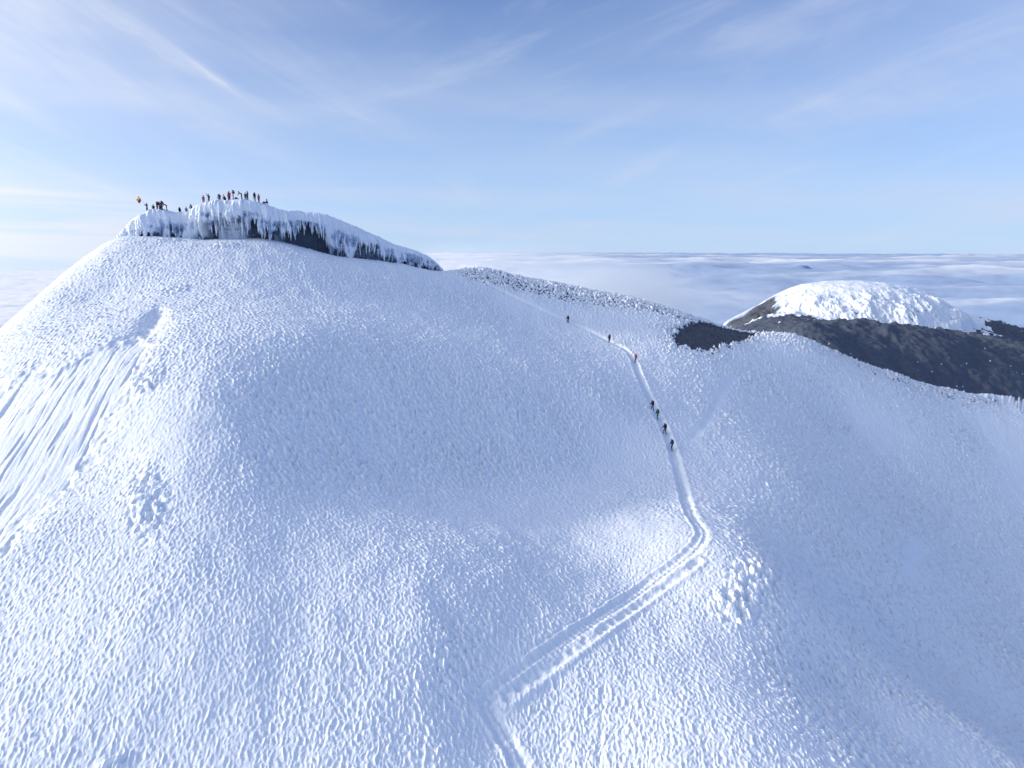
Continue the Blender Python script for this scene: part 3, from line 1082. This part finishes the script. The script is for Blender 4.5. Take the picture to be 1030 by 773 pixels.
NAVY, DKBLUE, GREY = (0.012, 0.02, 0.05), (0.016, 0.035, 0.10), (0.10, 0.10, 0.12)
RED, CRIM, ORANGE = (0.34, 0.018, 0.025), (0.16, 0.012, 0.03), (0.42, 0.10, 0.02)
BLUE, TEAL, GREEN = (0.02, 0.07, 0.30), (0.01, 0.16, 0.24), (0.012, 0.13, 0.06)

TG = 'climbers on the trodden snow path'
trail_people = [
    (571.3, 324.0, 0.35, 'walk', 'person in black with a large dark backpack, highest and farthest up the trodden path', BLACK, (0.09, 0.04, 0.03), BLACK, BLACK),
    (612.8, 344.3, 0.35, 'stand', 'person in a dark maroon jacket, second from the top of the trodden path', (0.05, 0.012, 0.022), BLACK, BLACK, NAVY),
    (639.2, 363.3, 0.2, 'turn', 'person in red and grey standing at the top of the wide trench with a pole', (0.22, 0.20, 0.22), (0.07, 0.06, 0.07), (0.30, 0.03, 0.03), RED),
    (656.2, 412.3, 0.3, 'walk', 'person all in black just above the climber with the green backpack', BLACK, BLACK, BLACK, NAVY),
    (661.5, 419.5, 0.35, 'stride', 'person with a green backpack walking up the trodden path', NAVY, (0.02, 0.03, 0.05), BLACK, GREEN),
    (668.8, 435.0, 0.3, 'walk', 'person in black holding a pole out to one side, below the green backpack', BLACK, BLACK, NAVY, BLACK),
    (675.9, 451.3, 0.25, 'stride', 'person in a bright blue jacket, lowest on the trodden path', BLUE, NAVY, NAVY, DKBLUE)]
TP = []
for px, py, rz, pose, lab, jk, tr, ht, pk in trail_people:
    TP.append(person(ground(px, py), rz, pose, lab, TG, jk, tr, ht, pk, 1.10))


def pole(person_obj, side, pose, tip_dx, label):
    """a trekking pole in one hand: shaft, grip and snow basket"""
    J = _pose[pose]['J']
    mw = Matrix.Translation(person_obj.location) @ Matrix.Rotation(person_obj.rotation_euler.z, 4, 'Z') @ Matrix.Scale(person_obj.scale.x, 4)
    d = (J['wr' + side] - J['el' + side]).normalized()
    h = mw @ (J['wr' + side] + d * .10)
    tip = V((h.x + tip_dx, h.y + 0.06, person_obj.location.z + 0.02))
    ax = (tip - h).normalized()
    top = h - ax * 0.10
    root = bpy.data.objects.new('trekking_pole', None)
    COL.objects.link(root)
    root.location = tip
    root['label'] = label; root['category'] = 'trekking pole'
    bm = bmesh.new(); tube_bm(bm, [top - tip, V((0, 0, 0))], [.012, .007]); part('shaft', finish(bm, 'shaft'), cloth((0.05, 0.05, 0.06), 0.4), root)
    bm = bmesh.new(); tube_bm(bm, [top - tip - ax * .03, top - tip, top - tip + ax * .12], [.022, .018, .015]); part('grip', finish(bm, 'grip'), cloth(BLACK), root)
    bm = bmesh.new(); tube_bm(bm, [-ax * .09, -ax * .08], [.05, .03], 12); part('basket', finish(bm, 'basket'), cloth(BLACK), root)
    return root


pole(TP[2], 'l', 'turn', 0.30, 'thin pole held by the red and grey climber')
pole(TP[5], 'l', 'walk', -0.42, 'thin dark pole held out by the climber below the green backpack')
pole(TP[6], 'l', 'stride', -0.20, 'thin dark pole beside the bright blue climber')

SG = 'climbers gathered on the summit ice'
LW, RW = 'on the lower ice block', 'on the high ice crest'
summit = [  # column, back from the brow, facing, pose, label, jacket, trousers, hat, pack
    (145.5, 2.2, 1.2, 'hold', 'person in dark blue holding up the yellow flag on its pole', DKBLUE, NAVY, NAVY, None),
    (152.6, 2.2, 0.5, 'crouch', 'dark person crouching between the flag bearer and a standing group', NAVY, BLACK, BLACK, None),
    (156.0, 3.4, 2.6, 'stand', 'person in black, left of the tight standing group on the lower ice block', BLACK, BLACK, NAVY, BLACK),
    (158.9, 3.4, 1.0, 'stand', 'person in a slate blue jacket, middle of the tight group on the lower ice block', (0.03, 0.045, 0.09), BLACK, BLACK, None),
    (159.9, 2.2, -0.6, 'sit', 'person in dark red sitting at the feet of the standing group', CRIM, NAVY, BLACK, None),
    (162.5, 1.4, 2.9, 'stand', 'tall person in dark blue, right of the tight standing group', DKBLUE, NAVY, NAVY, NAVY),
    (168.2, 1.4, 2.0, 'bend', 'person in dark blue bending forward, apart at the right end of the lower ice block', NAVY, NAVY, BLACK, None),
    (180.2, 2.2, 0.3, 'sit', 'person in black sitting in the dip between the two ice blocks', BLACK, BLACK, NAVY, BLACK),
    (184.2, 2.2, 0.1, 'sit', 'person in turquoise with a yellow hat sitting in the dip between ice blocks', (0.01, 0.20, 0.34), NAVY, (0.45, 0.38, 0.05), None),
    (187.4, 2.2, 0.9, 'crouch', 'dark person crouching beside the one in turquoise', NAVY, BLACK, BLACK, None),
    (197.5, 2.2, 0.2, 'stand', 'person in a pinkish red jacket, leftmost on the high ice crest', (0.42, 0.03, 0.08), CRIM, NAVY, None),
    (203.8, 2.2, 3.0, 'wave', 'person in dark clothes with one arm raised, right of the pinkish red jacket', NAVY, (0.10, 0.02, 0.04), BLACK, None),
    (217.6, 2.2, 1.4, 'crouch', 'person in bright blue crouching, left of the busiest group on the high crest', BLUE, DKBLUE, NAVY, DKBLUE),
    (221.0, 3.4, 0.6, 'crouch', 'dark person crouching right beside the one in bright blue', NAVY, BLACK, BLACK, None),
    (222.9, 2.2, 2.2, 'crouch', 'person in orange crouching in the busiest group on the high crest', ORANGE, NAVY, BLACK, None),
    (225.0, 3.4, 2.9, 'stand', 'tall person in dark blue, head above all others on the high crest', DKBLUE, NAVY, DKBLUE, None),
    (227.8, 2.2, 3.4, 'stand', 'person in red standing right against the tallest dark blue one', RED, CRIM, NAVY, None),
    (231.7, 2.2, 1.8, 'turn', 'person in a dark pink jacket at the right of the busiest group', (0.26, 0.02, 0.06), CRIM, BLACK, NAVY),
    (241.2, 2.2, 1.6, 'bend', 'person in red bending low to the snow', RED, BLACK, (0.3, 0.03, 0.04), None),
    (244.8, 3.4, 3.1, 'stand', 'person in dark olive green standing behind the red one who bends', (0.035, 0.05, 0.03), BLACK, (0.10, 0.14, 0.06), None),
    (248.2, 2.2, 2.5, 'stand', 'person in dark blue, right of the one in olive green', DKBLUE, NAVY, NAVY, None),
    (255.4, 2.2, 0.4, 'stand', 'person in dark blue and black, left of the orange red jacket', NAVY, BLACK, BLACK, NAVY),
    (259.7, 2.2, 2.8, 'stand', 'person in an orange red jacket, near the right end of the high crest', (0.40, 0.05, 0.02), CRIM, NAVY, None),
    (269.0, 2.2, 1.5, 'sit', 'person in teal sitting at the far right end of the summit group', TEAL, NAVY, NAVY, None)]
crew = []
for px, back, rz, pose, lab, jk, tr, ht, pk in summit:
    p = crest(px, back)
    crew.append(person(p - V((0, 0, 0.04)), rz, pose, lab, SG, jk, tr, ht, pk, 1.08))

# two packs left lying on the snow
for px, col, lab in ((265.0, CRIM, 'dark red backpack lying on the snow beside the person in teal'),
                     (234.6, NAVY, 'dark backpack lying on the snow right of the busiest group')):
    p = crest(px, 2.2)
    bm = bmesh.new(); box_bm(bm, (.62, .40, .34), Matrix.Identity(4), .09, .8); me = finish(bm, 'backpack')
    o = part('backpack', me, cloth(col), None)
    o.location = p + V((0, 0, .13)); o.rotation_euler = (0.05, 0.08, 0.3)
    o['label'] = lab; o['category'] = 'backpack'
    bm = bmesh.new(); box_bm(bm, (.14, .34, .30), Matrix.Translation((.34, 0, .01)), .04, .85); part('lid', finish(bm, 'lid'), cloth(col), o)
    bm = bmesh.new()
    for s in (-1, 1):
        tube_bm(bm, [V((.22, s * .10, .15)), V((.10, s * .12, .22)), V((-.12, s * .12, .21)), V((-.24, s * .10, .14))], .022, 6)
    part('strap', finish(bm, 'strap'), cloth(BLACK), o)

# flag
fb = crew[0]
J = _pose['hold']['J']
mw = Matrix.Translation(fb.location) @ Matrix.Rotation(fb.rotation_euler.z, 4, 'Z') @ Matrix.Scale(fb.scale.x, 4)
hl, hr = mw @ J['wrl'], mw @ J['wrr']
grip = (hl + hr) / 2
ax = V((-0.54, -0.05, 0.84)).normalized()
tip = grip + ax * 2.3
low = grip - ax * 0.45
fr_ = bpy.data.objects.new('flag', None); COL.objects.link(fr_); fr_.location = grip
fr_['label'] = 'yellow, blue and red striped flag on a slanting pole above the summit'; fr_['category'] = 'flag'
bm = bmesh.new(); tube_bm(bm, [low - grip, tip - grip], [.016, .012]); part('pole', finish(bm, 'pole'), cloth((0.25, 0.25, 0.27), 0.4), fr_)
nu, nv = 25, 31
U, Vv = np.meshgrid(np.linspace(0, 1, nu), np.linspace(0, 1, nv), indexing='ij')
fly = V((-0.55, 0.15, -0.78)).normalized()
nrm_ = ax.cross(fly).normalized()
P = np.zeros((nu, nv, 3))
for i in range(nu):
    for j in range(nv):
        u, v = U[i, j], Vv[i, j]
        p = (tip - grip) - ax * (0.03 + 1.0 * u) + fly * (0.95 * v) + nrm_ * (0.16 * v ** 0.6 * math.sin(7.5 * v + 2.2 * u)) - V((0, 0, 1)) * 0.12 * v * u
        P[i, j] = p
me = grid_mesh('cloth', P[..., 0], P[..., 1], P[..., 2])
for c_ in ((0.75, 0.50, 0.02), (0.02, 0.05, 0.35), (0.55, 0.02, 0.05)):
    me.materials.append(cloth(c_))
mi = np.repeat(np.where(np.arange(nu - 1) < 12, 0, np.where(np.arange(nu - 1) < 18, 1, 2)), nv - 1).astype(np.int32)
me.polygons.foreach_set('material_index', mi)
fo = bpy.data.objects.new('cloth', me); COL.objects.link(fo); fo.parent = fr_
sm = fo.modifiers.new('thick', 'SOLIDIFY'); sm.thickness = 0.006
# ------------------------------------------------------------------ light and sky
SUN_EL, SUN_AZ = R(16.8), R(-91.0)        # azimuth from +Y, clockwise positive
sd_ = Vector((math.sin(SUN_AZ) * math.cos(SUN_EL), math.cos(SUN_AZ) * math.cos(SUN_EL), math.sin(SUN_EL)))
sl = bpy.data.lights.new('sun', 'SUN')
sl.energy = 2.9
sl.angle = R(3.5)
sl.color = (1.0, 0.90, 0.76)
so = bpy.data.objects.new('sun', sl)
COL.objects.link(so)
so.rotation_euler = (-sd_).to_track_quat('-Z', 'Y').to_euler()
so.location = (-60, 20, 60)

wd = bpy.data.worlds.new('World')
scene.world = wd
wd.use_nodes = True
nt = wd.node_tree
bg = nt.nodes['Background']
sky = nt.nodes.new('ShaderNodeTexSky')
sky.sky_type = 'NISHITA'
sky.sun_disc = False
sky.sun_elevation = SUN_EL
sky.sun_rotation = -SUN_AZ
sky.altitude = 5000
sky.air_density = 1.0
sky.dust_density = 0.0
sky.ozone_density = 1.6
tc = nt.nodes.new('ShaderNodeTexCoord')
sep = nt.nodes.new('ShaderNodeSeparateXYZ')
nt.links.new(tc.outputs['Generated'], sep.inputs[0])
dx_, dy_, dz_ = sep.outputs
hs = nt.nodes.new('ShaderNodeVectorMath'); hs.operation = 'MULTIPLY'
nt.links.new(sky.outputs[0], hs.inputs[0])
hs.inputs[1].default_value = (1.1, 1.38, 1.9)
ov = nt.nodes.new('ShaderNodeVectorMath'); ov.operation = 'SCALE'
nt.links.new(hs.outputs[0], ov.inputs[0]); nt.links.new(ramp(nt, dz_, 0.2, 0.75, 1.0, 1.6), ov.inputs['Scale'])  # unseen overhead sky brightened, added fill for the shaded snow
clear = ov.outputs[0]
# thin air glow low over the cloud deck, paler towards the sun
low = ramp(nt, dz_, -0.05, 0.42, 1.0, 0.0)
left = ramp(nt, mathn(nt, 'ADD', mathn(nt, 'MULTIPLY', dx_, math.sin(SUN_AZ)), mathn(nt, 'MULTIPLY', dy_, math.cos(SUN_AZ))), 0.0, 1.0, 0.0, 1.0)
glow = mixc(nt, left, (4.9, 6.6, 9.0), (6.8, 7.8, 9.5))
base = mixc(nt, mathn(nt, 'MULTIPLY', low, 0.93), clear, glow)
# high thin cloud laid on a flat layer far overhead
zz = mathn(nt, 'ADD', mathn(nt, 'MAXIMUM', dz_, 0.0), 0.06)
cx_ = mathn(nt, 'DIVIDE', dx_, zz); cy_ = mathn(nt, 'DIVIDE', dy_, zz)
def layer(ax, ay, sx, sy, seed, detail, rough, dist=0.0):
    """streaks: stretched noise on the layer, turned to (ax, ay)"""
    l = math.hypot(ax, ay); ax, ay = ax / l, ay / l
    al = mathn(nt, 'ADD', mathn(nt, 'MULTIPLY', cx_, ax), mathn(nt, 'MULTIPLY', cy_, ay))
    ac = mathn(nt, 'SUBTRACT', mathn(nt, 'MULTIPLY', cy_, ax), mathn(nt, 'MULTIPLY', cx_, ay))
    c = nt.nodes.new('ShaderNodeCombineXYZ')
    nt.links.new(mathn(nt, 'MULTIPLY', al, sx), c.inputs[0])
    nt.links.new(mathn(nt, 'MULTIPLY', ac, sy), c.inputs[1])
    c.inputs[2].default_value = seed
    return noise(nt, 1.0, detail, rough, c.outputs[0], dist)
az_ = mathn(nt, 'ARCTAN2', dx_, dy_)
def streaks(tilt, sa, sc, seed, detail, rough, dist):
    """fibres of cloud in azimuth and elevation, tilted by an angle"""
    c, s_ = math.cos(R(tilt)), math.sin(R(tilt))
    al = mathn(nt, 'ADD', mathn(nt, 'MULTIPLY', az_, c), mathn(nt, 'MULTIPLY', dz_, s_))
    ac = mathn(nt, 'SUBTRACT', mathn(nt, 'MULTIPLY', dz_, c), mathn(nt, 'MULTIPLY', az_, s_))
    n = nt.nodes.new('ShaderNodeCombineXYZ')
    nt.links.new(mathn(nt, 'MULTIPLY', al, sa), n.inputs[0]); nt.links.new(mathn(nt, 'MULTIPLY', ac, sc), n.inputs[1])
    n.inputs[2].default_value = seed
    return noise(nt, 1.0, detail, rough, n.outputs[0], dist)
def blob(px, py, ra, re, tilt=0.0):
    """a soft patch of cloud centred on one direction"""
    a, e = ray(px, py)
    a0, e0 = math.atan(a), math.sin(math.atan2(e, math.hypot(1, a)))
    c, s_ = math.cos(R(tilt)), math.sin(R(tilt))
    da, de = mathn(nt, 'SUBTRACT', az_, a0), mathn(nt, 'SUBTRACT', dz_, e0)
    u = mathn(nt, 'DIVIDE', mathn(nt, 'ADD', mathn(nt, 'MULTIPLY', da, c), mathn(nt, 'MULTIPLY', de, s_)), ra)
    v = mathn(nt, 'DIVIDE', mathn(nt, 'SUBTRACT', mathn(nt, 'MULTIPLY', de, c), mathn(nt, 'MULTIPLY', da, s_)), re)
    q = mathn(nt, 'ADD', mathn(nt, 'MULTIPLY', u, u), mathn(nt, 'MULTIPLY', v, v))
    return mathn(nt, 'POWER', 2.718, mathn(nt, 'MULTIPLY', q, -1.0))
lside = ramp(nt, az_, -0.45, 0.15, 1.0, 0.0)
veil = ramp(nt, layer(1, 0.25, 0.22, 0.40, 3.3, 4, 0.5, 0.4), 0.34, 0.76)
fib1 = mathn(nt, 'MULTIPLY', ramp(nt, streaks(-24, 2.2, 11, 2.1, 6, 0.6, 0.6), 0.47, 0.80), lside)
fib2 = mathn(nt, 'MULTIPLY', ramp(nt, streaks(17, 2.4, 13, 6.4, 6, 0.6, 0.5), 0.45, 0.80), mathn(nt, 'SUBTRACT', 1.0, lside))
band = ramp(nt, streaks(-2, 1.3, 26, 5.75, 5, 0.55, 0.15), 0.44, 0.60)
bandm = mathn(nt, 'MULTIPLY', band, mathn(nt, 'MULTIPLY', ramp(nt, dz_, 0.03, 0.115, 1.0, 0.0), ramp(nt, az_, -0.56, -0.34, 1.0, 0.0)))
fine = ramp(nt, streaks(-30, 8, 40, 9.4, 5, 0.6, 0.4), 0.35, 0.7, 0.35, 1.0)
cov = mathn(nt, 'ADD', mathn(nt, 'MULTIPLY', veil, 0.40), mathn(nt, 'MULTIPLY', mathn(nt, 'ADD', fib1, fib2), 0.42))
cov = mathn(nt, 'ADD', cov, mathn(nt, 'MULTIPLY', bandm, 0.80))
for args, k in (((222, 82, .040, .0045, -33), .55), ((175, 58, .075, .013, -28), .30), ((60, 40, .16, .07, -20), .30), ((462, 195, .035, .032, 60), .26),
                ((650, 166, .055, .010, 26), .32), ((585, 226, .050, .006, 3), .35), ((850, 110, .20, .035, 14), .22)):
    cov = mathn(nt, 'ADD', cov, mathn(nt, 'MULTIPLY', mathn(nt, 'MULTIPLY', blob(*args), fine), k))
cov = mathn(nt, 'MINIMUM', cov, 0.92)
cl_col = mixc(nt, left, (6.3, 7.1, 8.9), (8.8, 9.1, 9.6))
out_c = mixc(nt, cov, base, cl_col)
dv = nt.nodes.new('ShaderNodeVectorMath'); dv.operation = 'DOT_PRODUCT'
nt.links.new(tc.outputs['Generated'], dv.inputs[0]); dv.inputs[1].default_value = tuple(sd_)
aur = mathn(nt, 'POWER', mathn(nt, 'MAXIMUM', dv.outputs['Value'], 0.0), 4.0)  # broad glow about the sun, added to the sky as side fill
gl = nt.nodes.new('ShaderNodeMix'); gl.data_type = 'RGBA'; gl.blend_type = 'ADD'
nt.links.new(aur, gl.inputs[0]); nt.links.new(out_c, gl.inputs[6]); gl.inputs[7].default_value = (10.5, 10.8, 11, 1)
aur2 = mathn(nt, 'POWER', mathn(nt, 'MAXIMUM', dv.outputs['Value'], 0.0), 16.0)  # tighter glow, added as soft directional light on the snow
g2 = nt.nodes.new('ShaderNodeMix'); g2.data_type = 'RGBA'; g2.blend_type = 'ADD'
nt.links.new(aur2, g2.inputs[0]); nt.links.new(gl.outputs[2], g2.inputs[6]); g2.inputs[7].default_value = (42, 38.5, 33.5, 1)
nt.links.new(g2.outputs[2], bg.inputs['Color'])
bg.inputs['Strength'].default_value = 0.1

vs = scene.view_settings
vs.view_transform = 'Standard'
vs.look = 'None'
vs.gamma = 1.0
vs.exposure = 0.0
scene.cycles.max_bounces = 6
scene.cycles.diffuse_bounces = 5
scene.cycles.use_denoising = True

scene.cycles.volume_bounces = 1
scene.cycles.volume_step_rate = 2.0
